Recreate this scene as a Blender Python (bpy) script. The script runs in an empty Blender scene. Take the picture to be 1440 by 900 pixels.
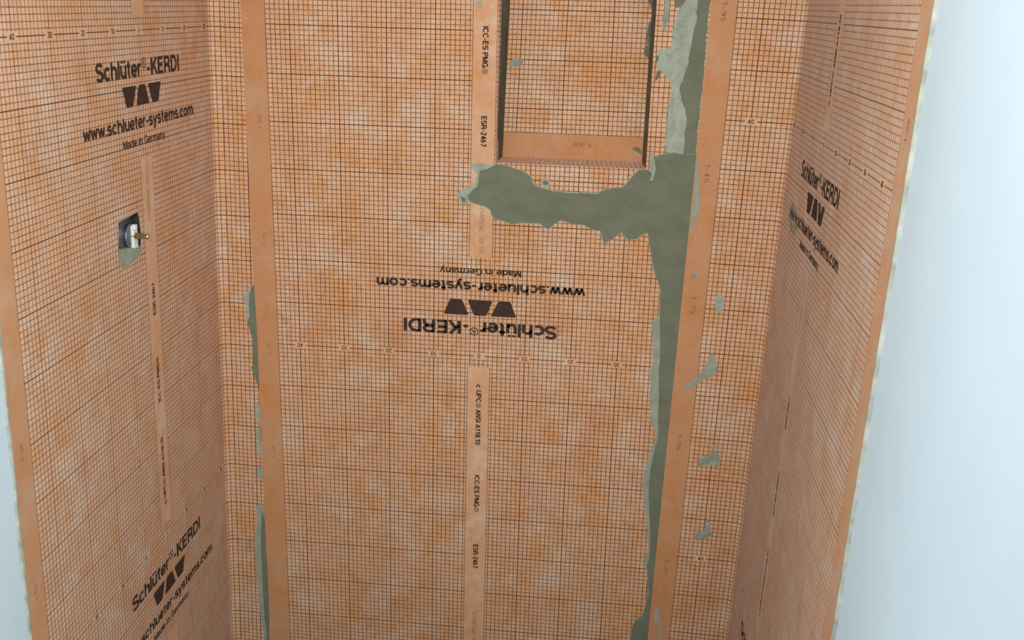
import bpy, bmesh, math, random
from mathutils import Vector, Matrix, noise
from mathutils.geometry import delaunay_2d_cdt

scene = bpy.context.scene
col = scene.collection
random.seed(7)

# ------------------------------------------------------------------ camera
ZF = 0.85                                   # height of the back sheet's ruler line above the floor
CAM = Vector((0.2664, -2.1167, 0.7462 + ZF))
PITCH, ROLL, YAW = -0.3004, 0.0504, 0.0933
fw = Vector((-math.sin(YAW) * math.cos(PITCH), math.cos(YAW) * math.cos(PITCH), math.sin(PITCH)))
rt = Vector((math.cos(YAW), math.sin(YAW), 0))
up = rt.cross(fw)
rt2 = rt * math.cos(ROLL) + up * math.sin(ROLL)
up2 = up * math.cos(ROLL) - rt * math.sin(ROLL)
cam_data = bpy.data.cameras.new('camera')
cam_data.sensor_width = 36.0
cam_data.sensor_fit = 'HORIZONTAL'
cam_data.lens = 1452.9 / 1440 * 36
cam_data.clip_start = 0.02
cam = bpy.data.objects.new('camera', cam_data)
col.objects.link(cam)
m = Matrix((rt2, up2, -fw)).transposed().to_4x4()
m.translation = CAM
cam.matrix_world = m
scene.camera = cam

# ------------------------------------------------------------------ light
world = bpy.data.worlds.new('daylight')
scene.world = world
world.use_nodes = True
bg = world.node_tree.nodes['Background']
bg.inputs[0].default_value = (0.66, 0.88, 1.0, 1)
bg.inputs[1].default_value = 0.8

def area(name, loc, target, sx, sy, power, color):
    d = bpy.data.lights.new(name, 'AREA')
    d.shape = 'RECTANGLE'
    d.size, d.size_y, d.energy, d.color = sx, sy, power, color
    o = bpy.data.objects.new(name, d)
    col.objects.link(o)
    o.location = loc
    o.rotation_euler = (Vector(target) - Vector(loc)).to_track_quat('-Z', 'Y').to_euler()
    return o
area('window_daylight', (0.3, -3.8, 1.65), (0.0, 0, 1.4), 1.2, 0.9, 20, (0.84, 0.94, 1.0))
area('added_right_fill', (1.80, -2.3, 1.55), (-0.6, -0.7, 0.95), 1.2, 0.9, 54, (0.74, 0.91, 1.0))  # unseen fill from the right, added to brighten the left wall
area('added_left_fill', (-1.85, -1.22, 1.5), (0.6, -0.95, 1.0), 0.75, 0.9, 36, (0.76, 0.92, 1.0))  # added out of view to lift the front edge of the right wall
area('ceiling_lamp', (0.10, -1.35, 2.42), (0.10, -1.35, 0), 0.50, 0.50, 10, (0.95, 0.97, 1.0))

sp = bpy.data.lights.new('added_centre_spot', 'SPOT')  # invented spot that brightens the middle of the back wall
sp.energy, sp.color, sp.spot_size, sp.spot_blend, sp.shadow_soft_size = 106, (0.98, 0.97, 0.95), math.radians(52), 1.0, 0.22
so = bpy.data.objects.new('added_centre_spot', sp)
col.objects.link(so)
so.location = (0.32, -2.7, 2.05)
so.rotation_euler = (Vector((0.02, 0, 1.2)) - so.location).to_track_quat('-Z', 'Y').to_euler()

vs = scene.view_settings
vs.view_transform = 'Standard'
vs.look = 'None'
vs.exposure = 0.12
vs.gamma = 1.0
vs.use_curve_mapping = False

# ------------------------------------------------------------------ frame of the alcove
XL, YAWL, UCL, ZL = -0.5826, 0.01706, 33.49, 0.6646 + ZF
XR, YAWR, UCR, ZR = 0.6096, 0.01320, -32.27, 0.5382 + ZF
SV = 0.9778                                 # the printed rows are slightly closer than the columns
THM = 0.02055                               # the back sheet hangs slightly out of plumb
HC = 2.44

def P_back(x, z, off):
    return Vector((x, -off, z))
def P_left(s, z, off):
    return Vector((XL + s * math.sin(YAWL) + off * math.cos(YAWL), -s * math.cos(YAWL) + off * math.sin(YAWL), z))
def P_right(s, z, off):
    return Vector((XR + s * math.sin(YAWR) - off * math.cos(YAWR), -s * math.cos(YAWR) - off * math.sin(YAWR), z))

POLY = {
    'smear_core': [(0.0022,1.2600),(0.0152,1.2680),(0.0264,1.2707),(0.0491,1.2671),(0.0678,1.2622),(0.0825,1.2560),(0.0942,1.2486),(0.0967,1.2385),(0.1002,1.2315),(0.1210,1.2267),(0.1417,1.2230),(0.1623,1.2213),(0.1908,1.2218),(0.2034,1.2230),(0.2318,1.2233),(0.2414,1.2307),(0.2532,1.2356),(0.2822,1.2406),(0.2887,1.2471),(0.2960,1.2568),(0.3039,1.2704),(0.3143,1.2782),(0.3302,1.2792),(0.3366,1.2746),(0.3420,1.2588),(0.3441,1.2751),(0.3424,1.2991),(0.3445,1.2936),(0.3375,1.3052),(0.3529,1.3112),(0.3762,1.3166),(0.3981,1.3154),(0.4233,1.3156),(0.4246,1.3004),(0.4255,1.2522),(0.4257,1.1992),(0.4268,1.1579),(0.4268,1.1513),(0.4269,1.1094),(0.4279,1.0671),(0.4280,1.0243),(0.4291,0.9701),(0.4291,0.9150),(0.4275,0.8657),(0.4293,0.8023),(0.4289,0.7562),(0.4294,0.7097),(0.4308,0.6245),(0.4307,0.5786),(0.4297,0.5420),(0.4319,0.4929),(0.4334,0.4028),(0.4309,0.3710),(0.4314,0.3144),(0.4328,0.2728),(0.4333,0.2360),(0.4415,0.2264),(0.4488,0.2087),(0.4521,0.1851),(0.4530,0.1691),(0.3862,0.1609),(0.3849,0.1769),(0.3850,0.2037),(0.3899,0.2282),(0.4076,0.2488),(0.4121,0.2756),(0.4162,0.3074),(0.4124,0.3381),(0.4058,0.3758),(0.4084,0.3950),(0.4088,0.4330),(0.4052,0.4702),(0.3991,0.5142),(0.3966,0.5386),(0.3955,0.5433),(0.3924,0.5869),(0.3931,0.6207),(0.3973,0.6594),(0.4023,0.6954),(0.4026,0.7095),(0.3997,0.7303),(0.3976,0.7533),(0.3956,0.7993),(0.3905,0.8444),(0.3912,0.8715),(0.3876,0.9115),(0.3827,0.9553),(0.3817,0.9772),(0.3802,0.9945),(0.3781,1.0290),(0.3711,1.0500),(0.3638,1.0622),(0.3549,1.0935),(0.3471,1.1246),(0.3432,1.1453),(0.3466,1.1250),(0.3414,1.1497),(0.3333,1.1492),(0.3202,1.1357),(0.3021,1.1322),(0.2932,1.1400),(0.2865,1.1479),(0.2788,1.1411),(0.2693,1.1320),(0.2575,1.1248),(0.2537,1.1203),(0.2489,1.1305),(0.2446,1.1470),(0.2270,1.1489),(0.2100,1.1571),(0.1893,1.1588),(0.2074,1.1590),(0.1827,1.1594),(0.1617,1.1642),(0.1497,1.1581),(0.1361,1.1435),(0.1256,1.1469),(0.1168,1.1547),(0.1003,1.1536),(0.0754,1.1528),(0.0590,1.1485),(0.0421,1.1537),(0.0211,1.1574),(0.0144,1.1664),(0.0109,1.1767),(-0.0009,1.1832),(-0.0219,1.1870),(-0.0346,1.1924),(-0.0370,1.2026),(-0.0291,1.2125),(-0.0170,1.2227),(-0.0147,1.2435),(-0.0142,1.2558)],
    'smear_film': [(0.0022,1.2600),(0.0152,1.2680),(0.0264,1.2707),(0.0491,1.2671),(0.0678,1.2622),(0.0825,1.2560),(0.0942,1.2486),(0.0967,1.2385),(0.1002,1.2315),(0.1210,1.2267),(0.1417,1.2230),(0.1623,1.2213),(0.1908,1.2218),(0.2034,1.2230),(0.2318,1.2233),(0.2414,1.2307),(0.2532,1.2356),(0.2822,1.2406),(0.2887,1.2471),(0.2960,1.2568),(0.3039,1.2704),(0.3143,1.2782),(0.3302,1.2792),(0.3366,1.2746),(0.3420,1.2588),(0.3441,1.2751),(0.3424,1.2991),(0.3445,1.2936),(0.3375,1.3052),(0.3529,1.3112),(0.3762,1.3166),(0.3981,1.3154),(0.4233,1.3156),(0.4246,1.3004),(0.4255,1.2522),(0.4257,1.1992),(0.4268,1.1579),(0.4268,1.1513),(0.4269,1.1094),(0.4279,1.0671),(0.4280,1.0243),(0.4291,0.9701),(0.4291,0.9150),(0.4275,0.8657),(0.4293,0.8023),(0.4289,0.7562),(0.4294,0.7097),(0.4308,0.6245),(0.4307,0.5786),(0.4297,0.5420),(0.4319,0.4929),(0.4334,0.4028),(0.4309,0.3710),(0.4314,0.3144),(0.4328,0.2728),(0.4333,0.2360),(0.4415,0.2264),(0.4488,0.2087),(0.4521,0.1851),(0.4530,0.1691),(0.3862,0.1609),(0.3849,0.1769),(0.3850,0.2037),(0.3899,0.2282),(0.4076,0.2488),(0.4121,0.2756),(0.4162,0.3074),(0.4124,0.3381),(0.4058,0.3758),(0.4017,0.3942),(0.4062,0.4327),(0.4008,0.4697),(0.3936,0.5136),(0.3904,0.5379),(0.3857,0.5423),(0.3798,0.5856),(0.3834,0.6198),(0.3909,0.6587),(0.3985,0.6950),(0.3994,0.7092),(0.3847,0.7289),(0.3817,0.7519),(0.3777,0.7977),(0.3748,0.8430),(0.3787,0.8705),(0.3741,0.9104),(0.3682,0.9541),(0.3817,0.9772),(0.3802,0.9945),(0.3781,1.0290),(0.3711,1.0500),(0.3638,1.0622),(0.3549,1.0935),(0.3471,1.1246),(0.3432,1.1453),(0.3466,1.1250),(0.3414,1.1497),(0.3333,1.1492),(0.3202,1.1357),(0.3021,1.1322),(0.2932,1.1400),(0.2865,1.1479),(0.2788,1.1411),(0.2693,1.1320),(0.2575,1.1248),(0.2537,1.1203),(0.2489,1.1305),(0.2446,1.1470),(0.2270,1.1489),(0.2100,1.1571),(0.1893,1.1588),(0.2074,1.1590),(0.1827,1.1594),(0.1617,1.1642),(0.1497,1.1581),(0.1361,1.1435),(0.1256,1.1469),(0.1168,1.1547),(0.1003,1.1536),(0.0754,1.1528),(0.0590,1.1485),(0.0421,1.1537),(0.0211,1.1574),(0.0144,1.1664),(0.0109,1.1767),(-0.0009,1.1832),(-0.0219,1.1870),(-0.0346,1.1924),(-0.0370,1.2026),(-0.0291,1.2125),(-0.0170,1.2227),(-0.0147,1.2435),(-0.0142,1.2558)],
    'film_tl': [(-0.0333,1.2700),(-0.0148,1.2718),(0.0018,1.2702),(0.0162,1.2680),(0.0023,1.2569),(-0.0119,1.2519),(-0.0129,1.2250),(-0.0250,1.2159),(-0.0350,1.2049),(-0.0326,1.1946),(-0.0364,1.1839),(-0.0468,1.1832),(-0.0554,1.1910),(-0.0600,1.2032),(-0.0519,1.2100),(-0.0417,1.2169),(-0.0234,1.2264),(-0.0190,1.2473),(-0.0308,1.2589)],
    'blob_tl': [(-0.0526,1.1995),(-0.0473,1.1978),(-0.0399,1.1941),(-0.0418,1.1888),(-0.0480,1.1873)],
    'ring': [(0.1130,1.2416),(0.1178,1.2471),(0.1259,1.2486),(0.1332,1.2450),(0.1346,1.2389),(0.1299,1.2314),(0.1218,1.2299),(0.1155,1.2336)],
    'ring_c': [(0.1170,1.2419),(0.1220,1.2447),(0.1283,1.2426),(0.1296,1.2376),(0.1247,1.2342),(0.1184,1.2358)],
    'skim': [(0.4240,1.7392),(0.3778,1.7373),(0.3747,1.6749),(0.3751,1.6225),(0.3736,1.6079),(0.3687,1.6003),(0.3618,1.5926),(0.3592,1.5796),(0.3554,1.5590),(0.3540,1.5441),(0.3551,1.5217),(0.3286,1.5165),(0.3305,1.5053),(0.3300,1.4787),(0.3381,1.4754),(0.3484,1.4683),(0.3597,1.4517),(0.3625,1.4423),(0.3612,1.4245),(0.3591,1.4050),(0.3598,1.3758),(0.3596,1.3463),(0.3611,1.3186),(0.3761,1.3172),(0.3980,1.3160),(0.4236,1.3166),(0.4214,1.3580),(0.4222,1.3893),(0.4222,1.4280),(0.4231,1.4477),(0.4221,1.4951),(0.4213,1.5401),(0.4204,1.5863),(0.4194,1.6137)],
    'skim_core': [(0.4237,1.7392),(0.3982,1.7381),(0.3971,1.6759),(0.3958,1.6235),(0.3959,1.6126),(0.3977,1.5760),(0.3947,1.5480),(0.3918,1.5198),(0.3902,1.4972),(0.3839,1.4627),(0.3778,1.4447),(0.3835,1.4258),(0.3937,1.4012),(0.3983,1.3840),(0.3968,1.3486),(0.3990,1.3163),(0.4232,1.3166),(0.4210,1.3580),(0.4218,1.3893),(0.4218,1.4280),(0.4227,1.4476),(0.4217,1.4951),(0.4210,1.5401),(0.4200,1.5863)],
    'top_blob': [(0.3496,1.6213),(0.3722,1.6224),(0.3727,1.6078),(0.3668,1.6002),(0.3577,1.5961),(0.3532,1.6032)],
    'top_streak': [(0.3345,1.6206),(0.3392,1.6208),(0.3431,1.5991),(0.3445,1.5733),(0.3400,1.5601),(0.3429,1.5491),(0.3348,1.5543),(0.3312,1.5727),(0.3356,1.5877)],
    'niche_edge_film': [(0.3340,1.3265),(0.3428,1.2951),(0.3458,1.2833),(0.3420,1.2588),(0.3350,1.2583),(0.3379,1.2707),(0.3327,1.2844),(0.3322,1.3024)],
    'chip': [(0.3303,1.4750),(0.3360,1.4762),(0.3372,1.4677),(0.3336,1.4599),(0.3291,1.4558),(0.3302,1.4654)],
    'chip2': [(0.3271,1.5051),(0.3316,1.5044),(0.3314,1.4959),(0.3290,1.4901),(0.3268,1.4975)],
    'niche_blob': [(0.2989,1.7213),(0.2982,1.6840),(0.3064,1.6468),(0.3002,1.6161),(0.3041,1.6048),(0.3097,1.5974),(0.3149,1.5842),(0.3137,1.5745),(0.3081,1.5588),(0.3061,1.5353),(0.3103,1.5218),(0.3046,1.5176),(0.3038,1.5038),(0.3169,1.4927),(0.3256,1.4852)],
    'niche_blob2': [(0.2956,1.3077),(0.3055,1.3135),(0.3143,1.3078),(0.3173,1.2976),(0.3107,1.3013),(0.3042,1.3051)],
    'niche_patch': [(0.0291,1.4732),(0.0361,1.4796),(0.0548,1.4786),(0.0562,1.4707),(0.0534,1.4655),(0.0348,1.4635),(0.0268,1.4570)],
    'l_a': [(-0.5132,0.9486),(-0.5077,0.9680),(-0.5021,0.9722),(-0.5010,0.9369),(-0.4995,0.8961),(-0.4978,0.8445),(-0.4972,0.8080),(-0.4980,0.8080),(-0.4967,0.7553),(-0.4960,0.7313),(-0.5034,0.7467),(-0.5068,0.7650),(-0.5141,0.7776),(-0.5073,0.7914),(-0.5092,0.8175),(-0.5085,0.8436),(-0.5154,0.8716),(-0.5200,0.8867),(-0.5133,0.9001),(-0.5152,0.9230)],
    'l_a_film': [(-0.5271,0.9475),(-0.5102,0.9690),(-0.5012,0.9748),(-0.5010,0.9546),(-0.5095,0.9489),(-0.5113,0.9258),(-0.5095,0.9004),(-0.5175,0.8843),(-0.5225,0.8865),(-0.5219,0.9097)],
    'l_b': [(-0.5035,0.6929),(-0.4984,0.6907),(-0.4966,0.6582),(-0.4952,0.6406),(-0.5021,0.6468),(-0.5096,0.6570)],
    'l_c': [(-0.5051,0.6287),(-0.4946,0.6324),(-0.4945,0.6021),(-0.5044,0.6053),(-0.5079,0.6215)],
    'l_d': [(-0.5052,0.5942),(-0.4947,0.5966),(-0.4949,0.5660),(-0.5049,0.5664)],
    'l_e': [(-0.5065,0.5323),(-0.4978,0.5371),(-0.4930,0.5363),(-0.4925,0.5049),(-0.4975,0.5004),(-0.5070,0.5140)],
    'l_f': [(-0.5115,0.4340),(-0.4989,0.4420),(-0.4941,0.4385),(-0.4923,0.4064),(-0.4908,0.3660),(-0.4917,0.3248),(-0.4879,0.2699),(-0.4879,0.2139),(-0.4866,0.1573),(-0.4872,0.0705),(-0.4868,0.0530),(-0.4967,0.0518),(-0.4976,0.0693),(-0.5044,0.1120),(-0.5108,0.1659),(-0.5123,0.2054),(-0.5149,0.2530),(-0.5151,0.2947),(-0.5190,0.3411),(-0.5105,0.3775),(-0.5098,0.4046)],
    'l_f_core': [(-0.4976,0.4167),(-0.4926,0.4064),(-0.4910,0.3660),(-0.4920,0.3248),(-0.4882,0.2699),(-0.4882,0.2139),(-0.4869,0.1572),(-0.4875,0.0705),(-0.4871,0.0530),(-0.4915,0.0525),(-0.4928,0.0757),(-0.4975,0.1302),(-0.4996,0.1842),(-0.5008,0.2406),(-0.5015,0.2962),(-0.5017,0.3293),(-0.5012,0.3676)],
    'r_a': [(0.4925,1.0250),(0.4981,1.0298),(0.5075,1.0284),(0.5101,1.0135),(0.5099,0.9962),(0.5024,0.9891),(0.4957,0.9951),(0.4931,1.0100)],
    'r_b': [(0.4389,1.0701),(0.4465,1.0749),(0.4502,1.0688),(0.4478,1.0623),(0.4399,1.0595)],
    'r_c': [(0.4973,0.9008),(0.5056,0.8903),(0.5101,0.8773),(0.5134,0.8664),(0.5106,0.8527),(0.4928,0.8432),(0.4828,0.8378),(0.4734,0.8268),(0.4576,0.8163),(0.4473,0.8131),(0.4446,0.8197),(0.4560,0.8320),(0.4718,0.8425),(0.4790,0.8544),(0.4839,0.8683),(0.4913,0.8779),(0.4928,0.8937)],
    'r_d': [(0.5242,0.6929),(0.5311,0.6889),(0.5317,0.6724),(0.5388,0.6660),(0.5417,0.6497),(0.5395,0.6400),(0.5219,0.6430),(0.5094,0.6394),(0.4945,0.6379),(0.4944,0.6498),(0.5009,0.6600),(0.5153,0.6661),(0.5233,0.6716)],
    'r_e': [(0.5265,0.5153),(0.5331,0.5037),(0.5379,0.4893),(0.5419,0.4724),(0.5359,0.4668),(0.5279,0.4585),(0.5083,0.4563),(0.5046,0.4709),(0.5148,0.4794),(0.5273,0.4857),(0.5245,0.5027)],
    'r_f': [(0.4240,1.3163),(0.4308,1.2888),(0.4374,1.2428),(0.4424,1.2126),(0.4369,1.1876),(0.4326,1.1708),(0.4306,1.1499),(0.4270,1.1496),(0.4263,1.1992),(0.4261,1.2522),(0.4239,1.3083)],
    'r_g': [(0.4335,0.2781),(0.4428,0.2635),(0.4469,0.2429),(0.4510,0.2223),(0.4555,0.1855),(0.4569,0.1696),(0.4540,0.1692),(0.4499,0.2089),(0.4425,0.2279),(0.4340,0.2388)],
    'tl_a': [(-0.0343,1.5882),(-0.0265,1.5914),(-0.0205,1.5870),(-0.0221,1.5795),(-0.0300,1.5782)],
    'valve_hole': [(0.4580,1.1981),(0.4442,1.2001),(0.4087,1.2007),(0.3927,1.2025),(0.3798,1.2029),(0.3749,1.1911),(0.3719,1.1645),(0.3752,1.1404),(0.3747,1.1315),(0.3824,1.1230),(0.4073,1.1188),(0.4486,1.1154),(0.4601,1.1204),(0.4647,1.1300),(0.4638,1.1536)],
    'valve_patch': [(0.4616,1.1517),(0.4072,1.1427),(0.3753,1.1397),(0.3747,1.1315),(0.3824,1.1230),(0.4073,1.1188),(0.4486,1.1154),(0.4601,1.1204),(0.4647,1.1300),(0.4661,1.1416)],
    'rw_a': [(0.0923,1.2442),(0.1259,1.2539),(0.1611,1.2469),(0.1639,1.2305),(0.1919,1.2194),(0.1779,1.1996),(0.1277,1.1990),(0.0931,1.2163)],
}

# ------------------------------------------------------------------ node helpers
class NT:
    def __init__(self, name):
        self.mat = bpy.data.materials.new(name)
        self.mat.use_nodes = True
        self.t = self.mat.node_tree
        self.b = self.t.nodes['Principled BSDF']
        self.out = self.t.nodes['Material Output']
    def put(self, sock, v):
        if isinstance(v, bpy.types.NodeSocket):
            self.t.links.new(v, sock)
        else:
            sock.default_value = v
    def m(self, op, a, b=0.0, c=0.0):
        n = self.t.nodes.new('ShaderNodeMath')
        n.operation = op
        self.put(n.inputs[0], a); self.put(n.inputs[1], b); self.put(n.inputs[2], c)
        return n.outputs[0]
    def ramp(self, v, a, b, lo=0.0, hi=1.0):
        n = self.t.nodes.new('ShaderNodeMapRange')
        n.interpolation_type = 'SMOOTHSTEP'
        self.put(n.inputs[0], v)
        n.inputs[1].default_value, n.inputs[2].default_value = a, b
        n.inputs[3].default_value, n.inputs[4].default_value = lo, hi
        return n.outputs[0]
    def mix(self, f, a, b):
        n = self.t.nodes.new('ShaderNodeMix')
        n.data_type = 'RGBA'
        self.put(n.inputs[0], f)
        self.put(n.inputs[6], a if not isinstance(a, tuple) else (*a, 1))
        self.put(n.inputs[7], b if not isinstance(b, tuple) else (*b, 1))
        return n.outputs[2]
    def noise(self, vec, scale, detail=2.0, rough=0.5, w=None):
        n = self.t.nodes.new('ShaderNodeTexNoise')
        if w is not None:
            n.noise_dimensions = '4D'
            self.put(n.inputs['W'], w)
        self.put(n.inputs['Vector'], vec)
        n.inputs['Scale'].default_value = scale
        n.inputs['Detail'].default_value = detail
        n.inputs['Roughness'].default_value = rough
        return n.outputs['Fac']
    def coord(self, which):
        n = self.t.nodes.new('ShaderNodeTexCoord')
        return n.outputs[which]
    def scaled(self, vec, s):
        n = self.t.nodes.new('ShaderNodeMapping')
        self.put(n.inputs['Vector'], vec)
        n.inputs['Scale'].default_value = s
        return n.outputs[0]
    def bump(self, h, strength, dist):
        n = self.t.nodes.new('ShaderNodeBump')
        self.put(n.inputs['Height'], h)
        n.inputs['Strength'].default_value = strength
        n.inputs['Distance'].default_value = dist
        self.t.links.new(n.outputs[0], self.b.inputs['Normal'])
    def finish(self, color, rough, spec=0.3):
        self.put(self.b.inputs['Base Color'], color if not isinstance(color, tuple) else (*color, 1))
        self.put(self.b.inputs['Roughness'], rough)
        self.b.inputs['Specular IOR Level'].default_value = spec
        return self.mat

def mat_membrane():
    n = NT('orange_membrane')
    uv = n.coord('UV')
    sep = n.t.nodes.new('ShaderNodeSeparateXYZ')
    n.put(sep.inputs[0], uv)
    u, v = sep.outputs[0], sep.outputs[1]
    oi = n.t.nodes.new('ShaderNodeObjectInfo')
    w = n.m('MULTIPLY', oi.outputs['Random'], 40.0)
    au = n.m('ABSOLUTE', u)
    def dist(x, period):
        return n.m('PINGPONG', x, period / 2.0) if False else n.m('MULTIPLY', n.m('ABSOLUTE', n.m('SUBTRACT', n.m('FRACT', n.m('ADD', n.m('DIVIDE', x, period), 0.5)), 0.5)), period)
    du, dv = dist(u, 1.0), dist(v, 1.0)
    du10, dv10 = dist(u, 10.0), dist(v, 10.0)
    # ink density wavers a little along the lines
    ink = n.ramp(n.noise(uv, 0.9, 3.0, 0.6, w), 0.3, 0.7, 0.70, 1.0)
    thin = n.m('MAXIMUM', n.ramp(du, 0.058, 0.118, 0.96, 0.0), n.ramp(dv, 0.058, 0.118, 0.88, 0.0))
    thick = n.m('MAXIMUM', n.ramp(du10, 0.075, 0.13, 1.0, 0.0), n.ramp(dv10, 0.075, 0.13, 1.0, 0.0))
    line = n.m('MAXIMUM', n.m('MULTIPLY', thin, ink), thick)
    vm = n.m('MULTIPLY', n.m('FRACT', n.m('DIVIDE', v, 100.0)), 100.0)          # 0..100, one print repeat
    in_stripe = n.m('MULTIPLY', n.m('LESS_THAN', au, 2.4), n.m('MULTIPLY', n.m('GREATER_THAN', vm, 2.6), n.m('LESS_THAN', vm, 77.4)))
    edge_u = n.m('MULTIPLY', n.ramp(n.m('ABSOLUTE', n.m('SUBTRACT', au, 2.45)), 0.05, 0.1, 0.75, 0.0), n.m('MULTIPLY', n.m('GREATER_THAN', vm, 2.5), n.m('LESS_THAN', vm, 77.5)))
    dvr = dist(v, 100.0)
    gap = n.m('MULTIPLY', n.m('LESS_THAN', du10, 1.15), n.m('LESS_THAN', dvr, 0.72))
    at = n.t.nodes.new('ShaderNodeAttribute')          # the overlapped margin of one sheet carries no numbers
    at.attribute_type = 'OBJECT'
    at.attribute_name = 'blank_margin'
    gap = n.m('MULTIPLY', gap, n.m('SUBTRACT', 1.0, n.m('MULTIPLY', at.outputs['Fac'], n.m('GREATER_THAN', u, 35.0))))
    keep = n.m('MULTIPLY', n.m('SUBTRACT', 1.0, in_stripe), n.m('SUBTRACT', 1.0, gap))
    keep = n.m('MULTIPLY', keep, n.m('LESS_THAN', au, 45.08))
    line = n.m('MAXIMUM', n.m('MULTIPLY', line, keep), edge_u)
    # cloudy fleece over the orange film
    big = n.noise(uv, 0.085, 3.0, 0.55, w)
    mid = n.noise(n.scaled(uv, (1.0, 0.75, 1.0)), 0.17, 6.0, 0.68, w)
    cell = n.noise(n.scaled(uv, (1.0, 0.8, 1.0)), 0.8, 3.0, 0.7, w)
    fibre = n.noise(n.scaled(uv, (1.0, 2.2, 1.0)), 5.0, 3.0, 0.7, w)
    base = n.mix(n.ramp(mid, 0.42, 0.72), C_TAN, C_ORANGE)
    base = n.mix(n.m('MULTIPLY', n.ramp(n.noise(uv, 0.13, 6.0, 0.68, n.m('ADD', w, 9.0)), 0.47, 0.70), 0.85), base, C_PALE)
    base = n.mix(n.m('MULTIPLY', n.ramp(big, 0.52, 0.72), 0.45), base, C_RED)
    base = n.mix(n.m('MULTIPLY', n.ramp(cell, 0.45, 0.75), 0.35), base, C_PALE)
    base = n.mix(n.m('MULTIPLY', n.ramp(fibre, 0.52, 0.75), 0.45), base, C_FIBRE)
    base = n.mix(n.m('MULTIPLY', n.ramp(fibre, 0.46, 0.28), 0.35), base, C_DEEP)
    # the printed field is paler than the unprinted stripe and edge bands
    plain = n.m('ADD', n.m('MULTIPLY', in_stripe, 0.12), n.m('MULTIPLY', n.m('GREATER_THAN', au, 45.08), 0.58))
    base = n.mix(plain, base, C_BAND)
    colr = n.mix(line, base, C_INK)
    n.bump(n.m('ADD', n.m('MULTIPLY', fibre, 0.25), n.m('MULTIPLY', mid, 2.0)), 0.35, 0.0006)
    n.b.inputs['Sheen Weight'].default_value = 0.15
    n.b.inputs['Sheen Roughness'].default_value = 0.5
    n.b.inputs['Sheen Tint'].default_value = (1.0, 0.92, 0.88, 1)
    return n.finish(colr, 0.72, 0.25)

C_TAN = (0.63, 0.345, 0.190)
C_ORANGE = (0.61, 0.255, 0.068)
C_PALE = (0.66, 0.48, 0.345)
C_RED = (0.52, 0.215, 0.095)
C_FIBRE = (0.72, 0.55, 0.41)
C_DEEP = (0.41, 0.18, 0.075)
C_BAND = (0.40, 0.145, 0.036)
C_INK = (0.105, 0.030, 0.006)

def mat_plain(name, c1, c2, scale, rough=0.85, spec=0.2, bump=0.0, stretch=(1, 1, 1), detail=4.0):
    n = NT(name)
    g = n.coord('Generated') if False else n.coord('Object')
    f = n.noise(n.scaled(g, stretch), scale, detail, 0.6)
    c = n.mix(n.ramp(f, 0.3, 0.7), c1, c2)
    if bump:
        n.bump(f, 0.5, bump)
    return n.finish(c, rough, spec)

def mat_film(name, c1, c2, cover, lo=0.45, hi=0.92):
    # a skim of mortar so thin that the sheet shows through the worn places
    n = NT(name)
    g = n.coord('Object')
    f = n.noise(g, 60.0, 5.0, 0.7)
    c = n.mix(n.ramp(n.noise(g, 25.0, 3.0), 0.3, 0.7), c1, c2)
    n.finish(c, 0.9, 0.1)
    tr = n.t.nodes.new('ShaderNodeBsdfTransparent')
    mx = n.t.nodes.new('ShaderNodeMixShader')
    n.put(mx.inputs[0], n.ramp(f, cover - 0.14, cover + 0.14, lo, hi))
    n.t.links.new(tr.outputs[0], mx.inputs[1])
    n.t.links.new(n.b.outputs[0], mx.inputs[2])
    n.t.links.new(mx.outputs[0], n.out.inputs[0])
    return n.mat

M = {}
M['membrane'] = mat_membrane()
M['ink'] = mat_plain('dark_brown_ink', (0.040, 0.022, 0.014), (0.060, 0.034, 0.022), 90, 0.75)
M['faint_ink'] = mat_plain('faded_ink', (0.15, 0.07, 0.035), (0.27, 0.14, 0.08), 260, 0.8)
M['black_ink'] = mat_plain('black_ink', (0.030, 0.017, 0.012), (0.05, 0.03, 0.02), 90, 0.75)
M['mortar'] = mat_plain('grey_green_thinset', (0.140, 0.146, 0.094), (0.172, 0.178, 0.120), 14, 0.9, 0.12, 0.0012, (1, 1, 1.6))
M['mortar_light'] = mat_plain('dried_thinset', (0.25, 0.27, 0.195), (0.33, 0.345, 0.262), 45, 0.92, 0.1, 0.0012)
M['film'] = mat_film('thinset_film', (0.33, 0.355, 0.275), (0.40, 0.425, 0.345), 0.46, 0.70, 0.93)
M['thin_film'] = mat_film('worn_thinset_film', (0.30, 0.32, 0.25), (0.40, 0.42, 0.34), 0.52)
M['faint_film'] = mat_film('faint_thinset_film', (0.30, 0.31, 0.25), (0.38, 0.39, 0.32), 0.52, 0.08, 0.4)
M['bay'] = mat_plain('stud_bay_shade', (0.030, 0.026, 0.022), (0.05, 0.043, 0.036), 20, 0.9, 0.1)  # shade inside the valve cavity, put into the colour as near-black
M['mortar_dark'] = mat_plain('damp_thinset', (0.115, 0.115, 0.080), (0.16, 0.158, 0.112), 22, 0.85, 0.15, 0.001)
M['drywall'] = mat_plain('primed_drywall', (0.55, 0.615, 0.645), (0.575, 0.635, 0.66), 5, 0.75, 0.2, 0.0004)
M['paper_edge'] = mat_plain('joint_compound', (0.27, 0.28, 0.22), (0.52, 0.50, 0.41), 22, 0.9, 0.1, 0.001)
M['board'] = mat_plain('cement_board', (0.42, 0.42, 0.40), (0.50, 0.50, 0.47), 40, 0.9, 0.1)
M['screed'] = mat_plain('grey_screed', (0.16, 0.145, 0.13), (0.22, 0.20, 0.18), 12, 0.9, 0.1)
M['paint'] = mat_plain('grey_wall_paint', (0.42, 0.43, 0.43), (0.46, 0.47, 0.47), 4, 0.9, 0.1)
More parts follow.
